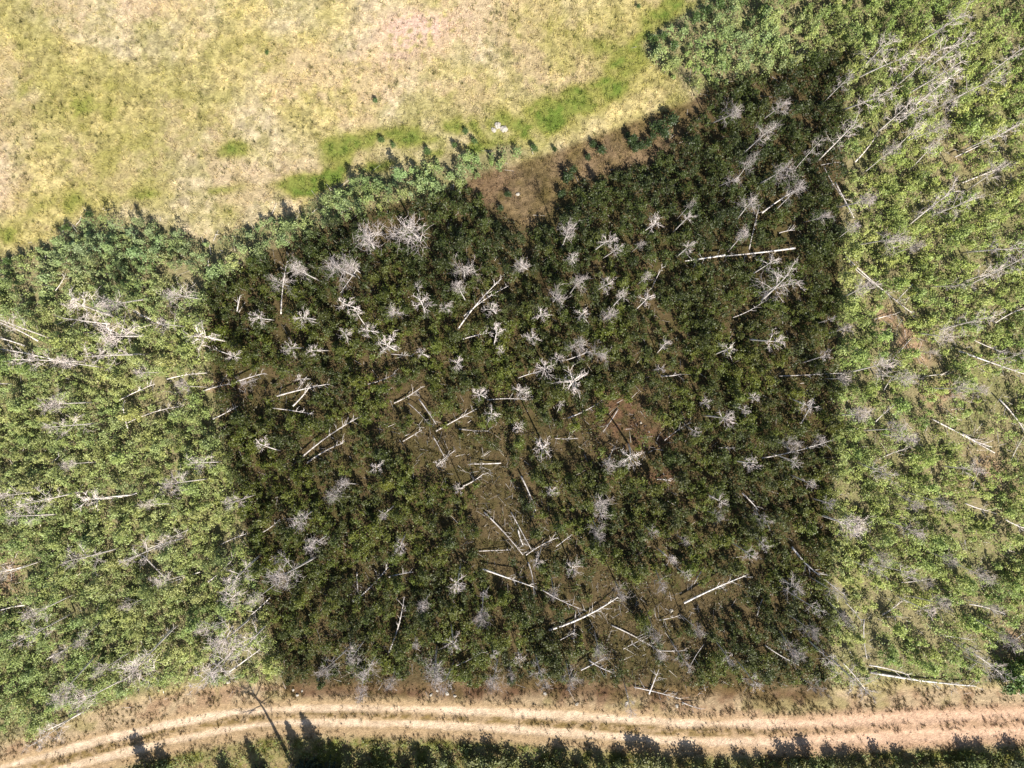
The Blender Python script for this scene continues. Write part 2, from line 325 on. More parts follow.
# undergrowth of the woods
n = 150000
x, y = rnd(n, -64, 64), rnd(n, -46, 50); px, py = 512 + x * 10, 384 - y * 10
fd = sdist(px, py, FOREST); ub = np.interp(px, [q[0] for q in TRACK_B], [q[1] for q in TRACK_B])
keep = ((fd > 2) | (py > ub + 16)) & (fbm(px, py, 9, 97, 3) > .48)
keep &= rnd(n) > np.clip(blobs(px, py, [(905,335,34,11,1.4,-50),(620,418,24,22,.9),(655,440,20,10,.8)]), 0, .93)
incl = np.clip(blobs(px, py, CLEAR), 0, .9); keep &= rnd(n) > incl * .6; 
x, y, px, py = x[keep], y[keep], px[keep], py[keep]; n = len(x)
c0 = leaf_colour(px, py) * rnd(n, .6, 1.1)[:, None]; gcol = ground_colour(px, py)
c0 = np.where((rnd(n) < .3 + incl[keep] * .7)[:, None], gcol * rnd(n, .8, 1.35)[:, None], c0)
k = 5; P = np.repeat(np.stack([x, y, rnd(n, .08, .5)], 1), k, 0) + RS.normal(size=(n * k, 3)) * np.array([.1, .1, .06])
V = leaves_at(P, rnd(n * k, .07, .15))
tag(link('undergrowth', quad_mesh('undergrowth', V, np.repeat(c0, k, 0), [leaf_m])), 'low leafy undergrowth covering the floor of the woods', 'undergrowth', kind='stuff')

# ---------------------------------------------------------------- leafy aspens
def crown_template(seed, nl, hgt=1.9, rad=.60, nc=8):
    rs = np.random.RandomState(seed); P = []; T = []; hgt = hgt * rs.uniform(.85, 1.3); rad = rad * rs.uniform(.75, 1.15)
    for k in range(nc):
        t = k / (nc - 1); z = hgt * (.30 + .62 * t); rr = rad * (1.0 - .92 * t) * rs.uniform(.4, 1.2); a = k * 2.4 + rs.uniform(-.6, .6)
        c_ = np.array([math.cos(a) * rr, math.sin(a) * rr, z]); m = nl // nc; sg = rad * rs.uniform(.16, .34) * (1.15 - .5 * t)
        q = c_ + rs.normal(size=(m, 3)) * np.array([sg, sg, sg * 1.3]); P.append(q); T.append(np.full(m, rs.uniform(.84, 1.18)) * rs.uniform(.86, 1.14, m))
    return np.concatenate(P), np.concatenate(T)
def bar(P0, P1, r0, r1, k=3):
    """k-sided tapered bar as quads (k,4,3)"""
    P0, P1 = np.array(P0, float), np.array(P1, float); d = P1 - P0; L = np.linalg.norm(d) + 1e-9; d /= L
    a = np.cross(d, [0, 0, 1.0]); a = np.array([1., 0, 0]) if np.linalg.norm(a) < 1e-3 else a / np.linalg.norm(a); b = np.cross(d, a)
    out = []
    for i in range(k):
        t0, t1 = 6.2832 * i / k, 6.2832 * (i + 1) / k
        v0 = a * math.cos(t0) + b * math.sin(t0); v1 = a * math.cos(t1) + b * math.sin(t1)
        out.append([P0 + v0 * r0, P0 + v1 * r0, P1 + v1 * r1, P1 + v0 * r1])
    return np.array(out)
CT = [crown_template(100 + k, 152) for k in range(14)]
sp = .76; trees = []
gxx, gyy = np.meshgrid(np.arange(-64, 64, sp), np.arange(-40, 50, sp * .87)); gxx = gxx + (np.arange(gxx.shape[0]) % 2)[:, None] * sp / 2
tx = (gxx + RS.uniform(-.36, .36, gxx.shape)).ravel(); ty = (gyy + RS.uniform(-.36, .36, gyy.shape)).ravel()
kk = H / (H - 1.4); tpx, tpy = 512 + tx * kk * 10, 384 - ty * kk * 10
fd = sdist(tpx + 12 * (fbm(tpx, tpy, 16, 120) - .5), tpy + 12 * (fbm(tpx, tpy, 16, 121) - .5), FOREST)
dens = .97 - np.clip(blobs(tpx, tpy, CLEAR), 0, 1) - .5 * smooth(fbm(tpx, tpy, 28, 122, 3), .58, .75)
dens = dens - .10 * smooth(tpx, 820, 900) - (.62 - .3 * smooth(tpx, 280, 230)) * smooth(fbm(tpx, tpy, 11, 133, 3), .54, .66)
dens = dens - np.clip(blobs(tpx, tpy, [(485,480,95,120,.34),(620,600,110,70,.32),(640,440,80,50,.3),(960,430,80,90,.25),(900,620,60,60,.2)]), 0, .5) * smooth(fbm(tpx, tpy, 9, 140, 3), .42, .55)
dens = dens * np.where((tpx > 630) & (tpy < 110) & (tpx < 840), .3 + .7 * smooth(fd, 0, 55), 1) * (.55 + .45 * smooth(fd, 0, 14))
keep = (fd > 0) & (rnd(len(tx)) < dens)
LOGS = [(725,255,685,261,4),(795,248,725,256,4),(821,165,839,162,2),(835,182,854,218,3),(824,167,842,197,2),(855,162,882,127,3),(962,183,1024,160,3),(955,157,1015,127,2),
 (749,250,759,207,2),(762,213,802,187,3),(779,233,795,230,2),(77,366,-12,347,3),(25,346,-12,336,3),(38,341,-12,319,3),(13,384,-10,382,2),(110,324,63,318,3),
 (170,328,133,311,3),(237,311,240,296,3),(281,314,288,257,3),(203,391,230,384,3),(233,383,265,373,3),(277,396,328,384,3),(293,406,312,383,3),(118,401,155,384,2),(167,379,207,373,3),
 (128,429,123,403,2),(273,408,313,414,2),(303,456,361,416,3),(307,463,343,443,3),(137,493,95,499,3),(213,419,238,406,2),(233,356,213,349,2),(127,423,183,406,2),(458,329,501,279,3),
 (464,316,508,286,3),(463,339,489,333,3),(368,384,396,373,2),(394,403,423,386,3),(408,403,428,423,2),(419,399,436,424,3),(436,431,478,408,3),(568,418,599,403,3),
 (459,429,488,431,2),(501,463,469,464,3),(463,486,484,473,3),(521,476,536,511,3),(433,436,444,456,2),(656,479,671,481,3),(487,400,528,400,2),(518,378,541,371,2),(661,376,681,374,3),
 (554,438,578,438,2),(845,256,912,313,3),(849,263,882,289,2),(875,319,895,314,2),(959,351,1030,376,4),(999,399,1030,440,3),(932,419,995,453,3),(962,433,992,447,3),(879,459,905,449,2),
 (762,458,829,441,3),(779,376,842,373,2),(995,323,1026,307,3),(972,339,1005,353,2),(742,493,759,511,3),(965,503,989,511,3),(25,605,-10,614,3),(47,659,67,649,3),(143,555,170,582,3),
 (200,572,167,584,2),(208,582,233,559,3),(38,562,-10,574,3),(83,712,43,732,3),(263,532,280,519,2),(180,539,147,549,3),(353,602,388,567,4),(357,572,358,592,3),(389,577,413,572,3),
 (389,652,404,597,3),(483,569,534,587,4),(541,589,581,609,3),(484,512,523,555,3),(518,529,523,545,4),(511,512,531,549,3),(479,551,511,550,2),(526,555,559,537,3),(528,562,533,582,3),
 (549,630,618,597,5),(634,687,681,699,3),(611,625,661,652,3),(623,649,641,640,2),(581,670,606,657,3),(589,660,611,672,3),(649,694,659,669,3),(659,620,681,615,2),(684,603,747,575,4),
 (792,547,819,575,4),(819,575,845,595,3),(845,602,862,622,2),(864,619,867,659,3),(869,665,909,675,3),(870,672,975,686,5),(882,615,904,599,3),(885,617,902,617,2),(969,604,1005,614,3),
 (1005,519,1028,529,3),(765,645,799,665,3),(682,702,702,709,2),(972,652,1002,675,3),(842,662,865,689,3),(229,672,262,648,3),(560,640,575,632,2)]
rs_ = np.random.RandomState(5); k_ = 0
while k_ < 36:
    a_, b_ = rs_.uniform(10, 1015), rs_.uniform(260, 680)
    if any(math.hypot(a_ - q[0], b_ - q[1]) < 30 for q in LOGS) or sdist(np.array([a_]), np.array([b_]), FOREST)[0] < 15 or (k_ % 2 and float(blobs(np.array([a_]), np.array([b_]), CLEAR)[0]) < .3): continue
    th_ = rs_.choice([rs_.uniform(-.5, .6), rs_.uniform(.4, 1.2), rs_.uniform(-2.4, -1.6)]); L_ = rs_.uniform(16, 36)
    LOGS.append((a_, b_, a_ + L_ * math.cos(th_), b_ - L_ * math.sin(th_), rs_.choice([1.6, 2, 2.4]))); k_ += 1
md = np.full(len(tx), 1e9)
for (x0, y0, x1, y1, wd) in LOGS:
    ex, ey = x1 - x0, y1 - y0; t = np.clip(((tpx - x0) * ex + (tpy - y0) * ey) / (ex * ex + ey * ey), 0, 1)
    md = np.minimum(md, np.hypot(tpx - x0 - t * ex, tpy - y0 - t * ey) - wd * .8)
keep &= ~((md < 3.6) & (rnd(len(tx)) < .9))
tx, ty, tpx, tpy, fd = tx[keep], ty[keep], tpx[keep], tpy[keep], fd[keep]
# named patches of the woods, used to say which tree is which
ROWD = [('top', 200), ('upper', 330), ('lower', 500), ('bottom', 9999)]
def patch(px, py):
    if is_dark(px, py):
        r = 'top' if py < 290 else 'upper' if py < 410 else 'lower' if py < 545 else 'bottom'
        q = (px - 215) / 625
        cn = 'far left' if q < .2 else 'left' if q < .4 else 'middle' if q < .6 else 'right' if q < .8 else 'far right'
        return "the dark stand's %s %s" % (r, cn)
    if px > 520:
        r = 'top' if py < 140 else 'upper' if py < 280 else 'middle' if py < 420 else 'lower' if py < 560 else 'bottom'
        if px < 850: return 'the pale wood capping the dark stand'
        return "the right wood's %s %s part" % (r, 'outer' if px > 940 else 'inner')
    if px > 250: return 'the meadow-edge strip above the dark stand'
    r = 'top' if py < 300 else 'upper' if py < 400 else 'middle' if py < 500 else 'lower' if py < 600 else 'bottom'
    return "the left wood's %s %s part" % (r, 'outer' if px < 115 else 'inner')
# choose the largest crowns to be trees of their own
ok = (tpx > 4) & (tpx < 1020) & (tpy > 4) & (tpy < 764); order = RS.permutation(np.where(ok)[0]); chosen = []; perp = {}
for i in order:
    pt = patch(tpx[i], tpy[i])
    if perp.get(pt, 0) >= 9 or len(chosen) >= 300: continue
    if any((tx[i] - tx[j]) ** 2 + (ty[i] - ty[j]) ** 2 < 5.0 for j in chosen): continue
    chosen.append(i); perp[pt] = perp.get(pt, 0) + 1
cs = set(chosen); CX = tx[chosen]; CY = ty[chosen]
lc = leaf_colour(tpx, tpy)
AV = []; AC = []; AM = []
for i in range(len(tx)):
    if i in cs: continue
    if np.min((CX - tx[i]) ** 2 + (CY - ty[i]) ** 2) < .22: continue
    P, T = CT[RS.randint(14)]; th = RS.uniform(0, 6.283); s = RS.choice([RS.uniform(.4, .75), RS.uniform(.7, 1.15), RS.uniform(1.15, 1.5)], p=[.36, .48, .16]); edge = .72 + .28 * min(1, fd[i] / 25); sz = s * edge * RS.uniform(.85, 1.25)
    ca, sa = math.cos(th) * s, math.sin(th) * s
    Q = np.stack([P[:, 0] * ca - P[:, 1] * sa + tx[i], P[:, 0] * sa + P[:, 1] * ca + ty[i], P[:, 2] * sz], 1)
    AV.append(leaves_at(Q, RS.uniform(.08, .165, len(Q))))
    hue = np.array([RS.uniform(.93, 1.08), 1., RS.uniform(.9, 1.1)]) * RS.uniform(.78, 1.2)
    AC.append(lc[i] * hue * T[:, None]); AM.append(np.zeros(len(Q)))
    tb = bar((tx[i], ty[i], -.1), (tx[i], ty[i], 1.6 * sz), .03, .012); AV.append(tb); AC.append(np.ones((3, 3))); AM.append(np.ones(3))
V = np.concatenate(AV)
print('thicket quads', len(V), 'trees', len(AV) // 2)
tag(link('aspen_thicket', quad_mesh('aspen_thicket', V, np.concatenate(AC), [leaf_m, bark_m], np.concatenate(AM))),
    'dense sapling thicket of small leafy crowns filling the woods between the bigger trees', 'thicket', kind='stuff')
del V, AV, AC, AM
# individual aspens
def tube_mesh(name, pts, rad, m, k=6):
    """smooth connected tapered tube"""
    pts = [Vector(q) for q in pts]; vs = []; fs = []
    for j, q in enumerate(pts):
        d = (pts[min(j + 1, len(pts) - 1)] - pts[max(j - 1, 0)]).normalized()
        a = d.cross(Vector((0, .05, 1)) if abs(d.z) < .9 else Vector((1, 0, 0))).normalized(); b = d.cross(a)
        for t in range(k):
            an = 6.2832 * t / k; vs.append(q + (a * math.cos(an) + b * math.sin(an)) * rad[j])
    for j in range(len(pts) - 1):
        for t in range(k): fs.append((j * k + t, j * k + (t + 1) % k, (j + 1) * k + (t + 1) % k, (j + 1) * k + t))
    fs.append(tuple(range(k))[::-1]); fs.append(tuple(range((len(pts) - 1) * k, len(pts) * k)))
    me = bpy.data.meshes.new(name); me.from_pydata(vs, [], fs); me.materials.append(m)
    for f in me.polygons: f.use_smooth = len(f.vertices) == 4
    return me
AS = []
for k in range(10):
    P, T = crown_template(500 + k, 560, 2.6, .80, 10)
    cm = quad_mesh('crown', leaves_at(P, RS.uniform(.08, .17, len(P))), T[:, None] * np.ones(3), [leaf_m])
    tm = tube_mesh('trunk', [(0, 0, -.15), (.03, .02, .7), (-.02, .04, 1.5), (.02, 0, 2.3)], [.06, .055, .035, .012], bark_m)
    lm = [tube_mesh('limb', [(0, .03, .6 + .35 * q), (.28 * math.cos(q * 2.2 + k), .28 * math.sin(q * 2.2 + k), 1.0 + .35 * q), (.5 * math.cos(q * 2.2 + k), .5 * math.sin(q * 2.2 + k), 1.35 + .35 * q)], [.03, .02, .008], bark_m, 4) for q in range(3)]
    AS.append((cm, tm, lm))
LABELS = []                                # (object, px, py, look words, patch)
for i in chosen:
    cm, tm, lm = AS[RS.randint(10)]; s = RS.uniform(.86, 1.2); edge = .78 + .22 * min(1, fd[i] / 25); s *= edge
    o = thing('aspen_tree', tx[i], ty[i], 0, RS.uniform(0, 6.28), s)
    hue = np.array([RS.uniform(.9, 1.12), 1., RS.uniform(.88, 1.12)]); br = RS.uniform(.88, 1.2); dark = is_dark(tpx[i], tpy[i])
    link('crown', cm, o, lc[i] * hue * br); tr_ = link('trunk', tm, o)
    for q in lm:
        b_ = link('limb', q, tr_)
    look = ('broad ' if s > 1.08 else 'narrow ' if s < .92 else '') + ('dark green ' if dark else 'bluish green ' if (tpy[i] < 290 and tpx[i] < 700) else 'yellow green ' if br > 1.08 else 'olive green ') + 'leafy aspen'
    tag(o, None, 'tree', 'leafy aspens standing out of the thicket'); kz = H / (H - 1.7 * s)
    LABELS.append((o, 512 + tx[i] * kz * 10, 384 - ty[i] * kz * 10, look, patch(tpx[i], tpy[i])))

# ---------------------------------------------------------------- dead standing trees
def dead_template(seed, h, rad, style, nl):
    """returns trunk mesh, list of limb meshes, twig mesh, crown height; style 0 spiky burst, 1 bushy, 2 tall narrow with twigs down the stem"""
    rs = np.random.RandomState(seed); bend = rs.uniform(-.25, .25, 2)
    def tp(t): return np.array([bend[0] * t * t, bend[1] * t * t, h * t])
    trunk = tube_mesh('trunk', [tp(t) + np.array([0, 0, -.15 if t == 0 else 0]) for t in (0, .25, .5, .75, 1)], [.10, .085, .065, .04, .015], wood_m, 6)
    limbs = []; TW = []
    lo = {0: .72, 1: .62, 2: .42}[style]
    def twig(p, d, L, r, depth):
        nseg = 2; q = np.array(p, float)
        for s in range(nseg):
            d = d + rs.normal(size=3) * .22; d = d / np.linalg.norm(d); q2 = q + d * L / nseg
            TW.append(bar(q, q2, r * (1 - .35 * s), r * (1 - .35 * (s + 1)))); q = q2
            if depth > 0:
                for _ in range(2):
                    e = d + rs.normal(size=3) * .75; twig(q, e / np.linalg.norm(e), L * rs.uniform(.45, .75), max(r * .7, .007), depth - 1)
    for k in range(nl):
        t = lo + (1 - lo) * (k + .5) / nl * .97; p = tp(t); a = k * 2.399 + rs.uniform(-.4, .4); el = rs.uniform(.15, .7) + (.35 if style == 1 else 0) + .5 * (t - lo) / (1 - lo)
        L = rad * rs.uniform(.7, 1.15) * (1.05 - .45 * (t - lo) / (1 - lo)); L = L if style < 2 else L * .85
        d = np.array([math.cos(a) * math.cos(el), math.sin(a) * math.cos(el), math.sin(el)])
        m1 = p + d * L * .5 + rs.normal(size=3) * .06 * rad; d2 = d + np.array([0, 0, .3]); d2 /= np.linalg.norm(d2); m2 = m1 + d2 * L * .5
        r0 = (.034, .026, .022)[style]
        limbs.append(tube_mesh('limb', [p, m1, m2], [r0, r0 * .7, r0 * .3], wood_m, 5))
        for j in range((6, 9, 8)[style]):
            tt = rs.uniform(.25, 1); q = p + (m1 - p) * min(1, tt * 2) if tt < .5 else m1 + (m2 - m1) * (tt * 2 - 1)
            e = d + rs.normal(size=3) * (.7 if style else .5); twig(q, e / np.linalg.norm(e), L * rs.uniform(.3, .6), .0135 if style else .016, (2 if style == 1 and j < 2 else 1) if j < 6 else 0)
    T = np.concatenate(TW); tw = quad_mesh('twigs', T, np.ones((len(T), 3)), [wood_m])
    return trunk, limbs, tw
DT = {}
for st, hh, rr in ((0, 7.0, 1.15), (1, 7.5, 1.75), (2, 8.5, 1.5)):
    DT[st] = [dead_template(700 + st * 20 + k, hh * (.92 + .04 * k), rr, st, (9, 10, 12)[st]) + (hh * (.92 + .04 * k), rr) for k in range(5)]
# crown place in the photo and crown radius in px; b bushy, s spiky burst, t tall twiggy
DEAD = """369,240,18b 408,230,22b 569,232,13b 654,223,10s 606,240,10s 616,250,7s 732,113,13b 779,107,12b 765,133,13b 815,147,9t 749,163,10b 732,180,9b 782,172,14b 795,190,13b 749,203,13b 742,235,11b
687,217,7s 689,247,8s 824,217,9b 845,80,9t 882,47,12t 899,57,12t 879,97,13t 955,20,13t 955,47,13t 929,57,12t 949,70,14t 942,83,13t 902,112,12t 925,103,12t 949,103,12t 849,130,12t 915,130,9b 935,130,12b
889,153,10b 932,147,9b 989,80,11t 1015,53,10t 1002,133,11t 995,170,12b 942,197,14t 965,203,11t 865,200,12b 852,227,9b 892,240,14b 915,247,9b 1015,247,12t 80,306,16t 113,303,15b 180,296,15b 203,336,12s 117,336,19b
103,354,15t 67,363,11b 33,359,13t 57,403,14b 63,426,12t 163,323,9t 143,373,8b 183,386,9b 280,283,12t 300,271,14b 337,267,18b 257,319,9s 303,316,10s 230,356,7s 290,346,9s 313,351,7s 247,383,9b 300,379,8b
260,446,9b 200,463,11t 177,483,14b 233,503,10t 90,498,10s 70,464,8b 37,503,13t 7,496,12b 150,504,8b 333,494,12b 7,323,12t 352,266,13b 464,269,15b 458,288,12b 521,266,13b 421,303,11s 394,313,11b 346,303,9s
356,314,7s 346,333,9b 368,331,10b 384,346,13s 421,354,6s 458,363,9s 479,393,9s 521,391,11s 493,414,8s 493,309,9s 496,333,9s 534,339,9s 544,369,11s 558,358,8s 578,346,14b 598,353,13b 574,383,14s 541,313,8s
558,296,12b 578,283,12b 608,283,11b 608,316,12b 621,296,9s 646,278,8b 648,299,8s 571,259,9b 583,313,9b 666,344,7s 543,446,12s 518,428,8b 458,489,8b 441,464,6s 374,468,9b 608,464,11b 634,459,13s 551,491,8b
601,503,13b 661,369,6s 418,286,6b 344,483,10b 444,308,8s 782,283,19t 772,263,11b 774,343,10s 729,348,8s 705,403,6s 727,418,11s 754,396,6s 745,411,6s 695,431,6s 807,406,9s 825,356,8b 789,443,12b 820,439,9b
795,461,7s 750,464,9s 810,483,9b 862,289,12b 845,329,7b 842,379,9b 879,366,14b 905,378,13b 860,414,14b 945,336,13b 979,319,13t 962,286,8t 989,273,10t 1010,266,12t 959,389,12b 979,389,9b 895,429,12b 905,439,11b
932,353,7b 882,473,11t 972,469,11b 942,503,10b 722,503,8s 829,503,8s 832,319,4s 1015,356,9t 915,503,10b 20,517,13t 300,519,14b 313,545,14b 287,575,20b 233,579,14t 257,599,11b 230,600,12t 137,555,12t 167,539,9t
80,560,13t 163,581,10b 3,575,11b 130,605,8b 37,612,11b 33,635,12t 83,639,9b 60,655,9b 140,662,18b 227,640,17b 247,645,14t 207,629,10b 217,672,16t 63,692,15b 87,697,14b 103,669,9b 327,669,13b 200,682,12t
47,735,13t 399,549,10b 458,585,11s 481,615,12b 423,605,10b 454,645,9s 494,655,6s 519,660,7s 416,645,7b 354,655,13b 368,672,14b 361,690,12b 391,683,11b 434,670,16b 444,684,12b 494,680,14b 511,675,7b 541,679,12t
571,679,13b 574,569,10s 598,532,12b 621,592,12b 661,585,10b 598,650,11b 661,655,10b 654,633,11b 631,709,8t 384,515,7s 653,534,6s 554,592,9b 538,562,8b 484,595,5s 671,559,8s 601,514,9s 765,520,9t 752,555,10b
765,545,7s 685,575,7b 684,540,7b 795,589,13t 815,609,8s 809,629,12b 792,649,12b 729,657,7s 755,682,8s 684,662,9t 697,629,9b 829,659,9s 819,689,9t 859,687,14t 852,525,16b 912,530,12b 882,559,10b 873,569,9t
909,572,8s 979,575,12b 922,582,8b 939,602,12b 929,611,8s 845,619,9b 992,609,8b 972,652,9t 995,669,12t 1009,639,11b 949,559,9b 719,515,8b 835,592,9b 800,655,8b 690,205,5b 640,245,6b 500,350,5s 560,405,5s"""
ents = []
for e in DEAD.split():
    a, b, c_ = e.split(','); ents.append((float(a), float(b), float(c_[:-1]), 'sbt'.index(c_[-1])))
print('dead', len(ents))
LOOK = {0: 'spiky bare dead tree', 1: 'bushy twiggy dead tree', 2: 'tall stringy dead tree'}
WL = np.array([.76, .68, .61]); WD = np.array([.55, .50, .46])  # WD is the wood colour dimmed by hand for the darkened parcel
def place_dead(px, py, r, st, base=None, hs=None, label=None):
    trunk, limbs, tw, hh, rr = DT[st][RS.randint(5)]
    s = r / 10 / rr * 1.02; sz = min(1.15, max(.62, s ** .5)) if hs is None else hs
    if base is None:
        zc = hh * sz * (.9, .85, .76)[st]; x, y = at(px, py, zc)
    else: x, y = base
    lx, ly = (RS.normal(size=2) * .085).clip(-.2, .2) if base is None else (0, 0)
    if base is None: x -= math.sin(ly) * zc; y += math.sin(lx) * zc
    o = thing('dead_tree', x, y, 0, 0, (s, s, sz)); o.rotation_euler = (lx, ly, 0); rz_ = RS.uniform(0, 6.28)
    rr_ = RS.uniform(0, .07); an = RS.uniform(0, 6.28); 
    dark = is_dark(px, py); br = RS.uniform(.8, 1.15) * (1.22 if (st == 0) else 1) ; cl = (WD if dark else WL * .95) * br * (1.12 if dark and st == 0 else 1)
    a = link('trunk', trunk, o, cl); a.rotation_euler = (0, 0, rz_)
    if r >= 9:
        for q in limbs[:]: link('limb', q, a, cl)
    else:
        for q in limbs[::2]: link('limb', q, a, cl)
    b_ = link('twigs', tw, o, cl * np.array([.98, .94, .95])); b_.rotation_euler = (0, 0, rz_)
    sz_w = 'large ' if r >= 14 else 'small ' if r < 9 else ''
    tag(o, label, 'dead tree', 'bleached dead trees standing above the green canopy')
    if label is None: LABELS.append((o, px, py, sz_w + LOOK[st], patch(px, py)))
    return o
for (px, py, r_, st) in ents:
    if is_dark(px, py) and st == 1 and r_ <= 11 and 250 < py < 620 and RS.rand() < .6: st = 0; r_ *= .85
    place_dead(px, py, r_ * (1.12 if r_ >= 16 else .95) * (1 if is_dark(px, py) else 1.12), st)
# one more, rooted south of the track, whose thin shade crosses the road
x, y = at(292, 764)
place_dead(280, 800, 24, 0, (x, y), 1.15, 'leaning dead tree south of the dirt road, only its foot near the spruces in view')

# ---------------------------------------------------------------- fallen trunks
for (x0, y0, x1, y1, wd) in LOGS:
    L = math.hypot(x1 - x0, y1 - y0); mx_, my_ = (x0 + x1) / 2, (y0 + y1) / 2
    open_ = float(blobs(np.array([mx_]), np.array([my_]), CLEAR)[0]) > .35 or my_ > 675
    r0 = .025 * wd * RS.uniform(.9, 1.15); z0 = r0 + .02; z1 = (RS.uniform(.25, .7) if open_ else RS.uniform(.9, 1.6)); z0 = z0 if open_ else z0 + .5
    if open_: z0 = r0 + .03
    A = Vector((*at(x0, y0, z0), z0)); B = Vector((*at(x1, y1, z1), z1)); D = B - A
    sd_ = Vector((-D.y, D.x, 0)).normalized()
    cv = RS.uniform(-.05, .05) * D.length
    o = thing('fallen_trunk', A.x, A.y, 0)
    def pt(t): return A + D * t + sd_ * (cv * 4 * t * (1 - t)) + Vector((0, 0, -.05 * D.length * t * (1 - t))) - Vector((A.x, A.y, 0))
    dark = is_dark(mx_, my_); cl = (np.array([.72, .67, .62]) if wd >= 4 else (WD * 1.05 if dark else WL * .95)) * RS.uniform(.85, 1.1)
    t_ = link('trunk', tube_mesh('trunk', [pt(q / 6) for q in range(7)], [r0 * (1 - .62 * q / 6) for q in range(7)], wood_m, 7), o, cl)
    TW = []
    for q in range(max(4, int(L / 5) + 2)):
        t = RS.uniform(.45, 1.0); p_ = pt(t); e = D.normalized() * RS.uniform(.3, 1) + sd_ * RS.uniform(-1, 1) + Vector((0, 0, RS.uniform(.0, .7))); e = e.normalized() * RS.uniform(.2, .95) * (1 if wd > 2 else .7)
        TW.append(bar(p_, p_ + e, .02, .008)); f = e + Vector(RS.uniform(-.3, .3, 3)); TW.append(bar(p_ + e * .5, p_ + e * .5 + f * .7, .013, .005))
    T = np.concatenate(TW); link('branch', quad_mesh('branch', T, np.ones((len(T), 3)), [wood_m]), t_, cl * .95)
    an = math.degrees(math.atan2(-(y1 - y0), (x1 - x0))) % 180
    dr = 'level' if an < 15 or an > 165 else 'right-rising' if an < 65 else 'upright' if an < 115 else 'left-rising'
    lk = ('long ' if L > 62 else 'short ' if L < 30 else '') + dr + (' white' if wd >= 4 else ' thin grey' if wd < 3 else ' grey') + ' fallen trunk'
    tag(o, None, 'fallen tree', 'fallen dead trunks lying through the woods')
    cx_, cy_ = min(max(mx_, 3), 1020), my_
    LABELS.append((o, cx_, cy_, lk, patch(cx_, cy_)))

# fine broken sticks and twigs lying over the floor of the woods
n = 9000
x, y = rnd(n, -56, 56), rnd(n, -33, 34); px, py = 512 + x * 10, 384 - y * 10
keep = (sdist(px, py, FOREST) > -8) & (rnd(n) < .3 + blobs(px, py, CLEAR) * .9); x, y = x[keep], y[keep]
ST_ = []
for a_, b_ in zip(x, y):
    th = RS.uniform(0, 6.28); L = RS.uniform(.25, 1.3); z_ = RS.uniform(.0, .25)
    ST_.append(bar((a_, b_, z_), (a_ + L * math.cos(th), b_ + L * math.sin(th), z_ + RS.uniform(0, .25)), RS.uniform(.012, .03), .008))
V = np.concatenate(ST_); pxm = 512 + V[:, 0, 0] * 10; pym = 384 - V[:, 0, 1] * 10
cc = np.where((sdist(pxm, pym, DIM_PARCEL) > 0)[:, None], WD, WL) * rnd(len(V), .45, 1.0)[:, None]
tag(link('stick_litter', quad_mesh('stick_litter', V, cc, [grass_m])), 'broken grey sticks and twigs littering the floor of the woods', 'litter', kind='stuff')
# ---------------------------------------------------------------- spruces and shrubs south of the road, lone shrubs of the meadow
def spruce(px, py, h, label):
    x, y = at(px, py); o = thing('spruce_tree', x, y); tag(o, label, 'spruce', 'spruces south of the dirt road')
    link('trunk', tube_mesh('trunk', [(0, 0, -.1), (0, 0, h * .5), (0, 0, h * .98)], [.13, .08, .015], bark_m), o)
    rs = RS; P = []; nr = int(h * 7)
    for k in range(nr):
        t = k / nr; z = h * (.08 + .9 * t); rr = (h * .27) * (1 - t) ** .85 * rs.uniform(.75, 1.2) + .06
        nb = int(5 + 9 * (1 - t)); a0 = rs.uniform(0, 6.28)
        for j in range(nb):
            a = a0 + 6.283 * j / nb + rs.uniform(-.2, .2); m = int(16 * rr) + 5; u = rs.uniform(.1, 1, m)
            P.append(np.stack([np.cos(a) * rr * u + rs.normal(size=m) * .04, np.sin(a) * rr * u + rs.normal(size=m) * .04, z - .25 * rr * u + rs.normal(size=m) * .04], 1))
    P = np.concatenate(P); link('crown', quad_mesh('crown', leaves_at(P, rs.uniform(.08, .17, len(P))), rs.uniform(.8, 1.2, (len(P), 1)) * np.ones(3), [leaf_m]), o, (.035, .06, .035))
spruce(330, 777, 7.0, 'tallest dark spruce south of the road, its spired shade lying on the track')
spruce(308, 771, 5.3, 'mid-height dark spruce just left of the tallest one')
spruce(348, 782, 4.8, 'dark spruce just right of the tallest one')
spruce(262, 774, 4.0, 'small dark spruce standing apart, left of the spruce group')
def shrub_mesh(seed, nl=420):
    rs = np.random.RandomState(seed); P = []; T = []
    for k in range(8):
        a = rs.uniform(0, 6.28); rr = rs.uniform(0, .5); z = rs.uniform(.45, 1.35) * (1.1 - .5 * rr); m = nl // 8
        P.append(np.array([math.cos(a) * rr, math.sin(a) * rr, z]) + rs.normal(size=(m, 3)) * .2); T.append(rs.uniform(.8, 1.2) * rs.uniform(.85, 1.15, m))
    P = np.concatenate(P); P[:, 2] = np.abs(P[:, 2]); T = np.concatenate(T)
    cm = quad_mesh('crown', leaves_at(P, RS.uniform(.10, .19, len(P))), T[:, None] * np.ones(3), [leaf_m])
    st = np.concatenate([bar((0, 0, -.08), (.45 * math.cos(q * 1.5), .45 * math.sin(q * 1.5), 1.1), .025, .008) for q in range(4)])
    return cm, quad_mesh('stem', st, np.ones((len(st), 3)), [bark_m])
SH = [shrub_mesh(900 + k) for k in range(6)]
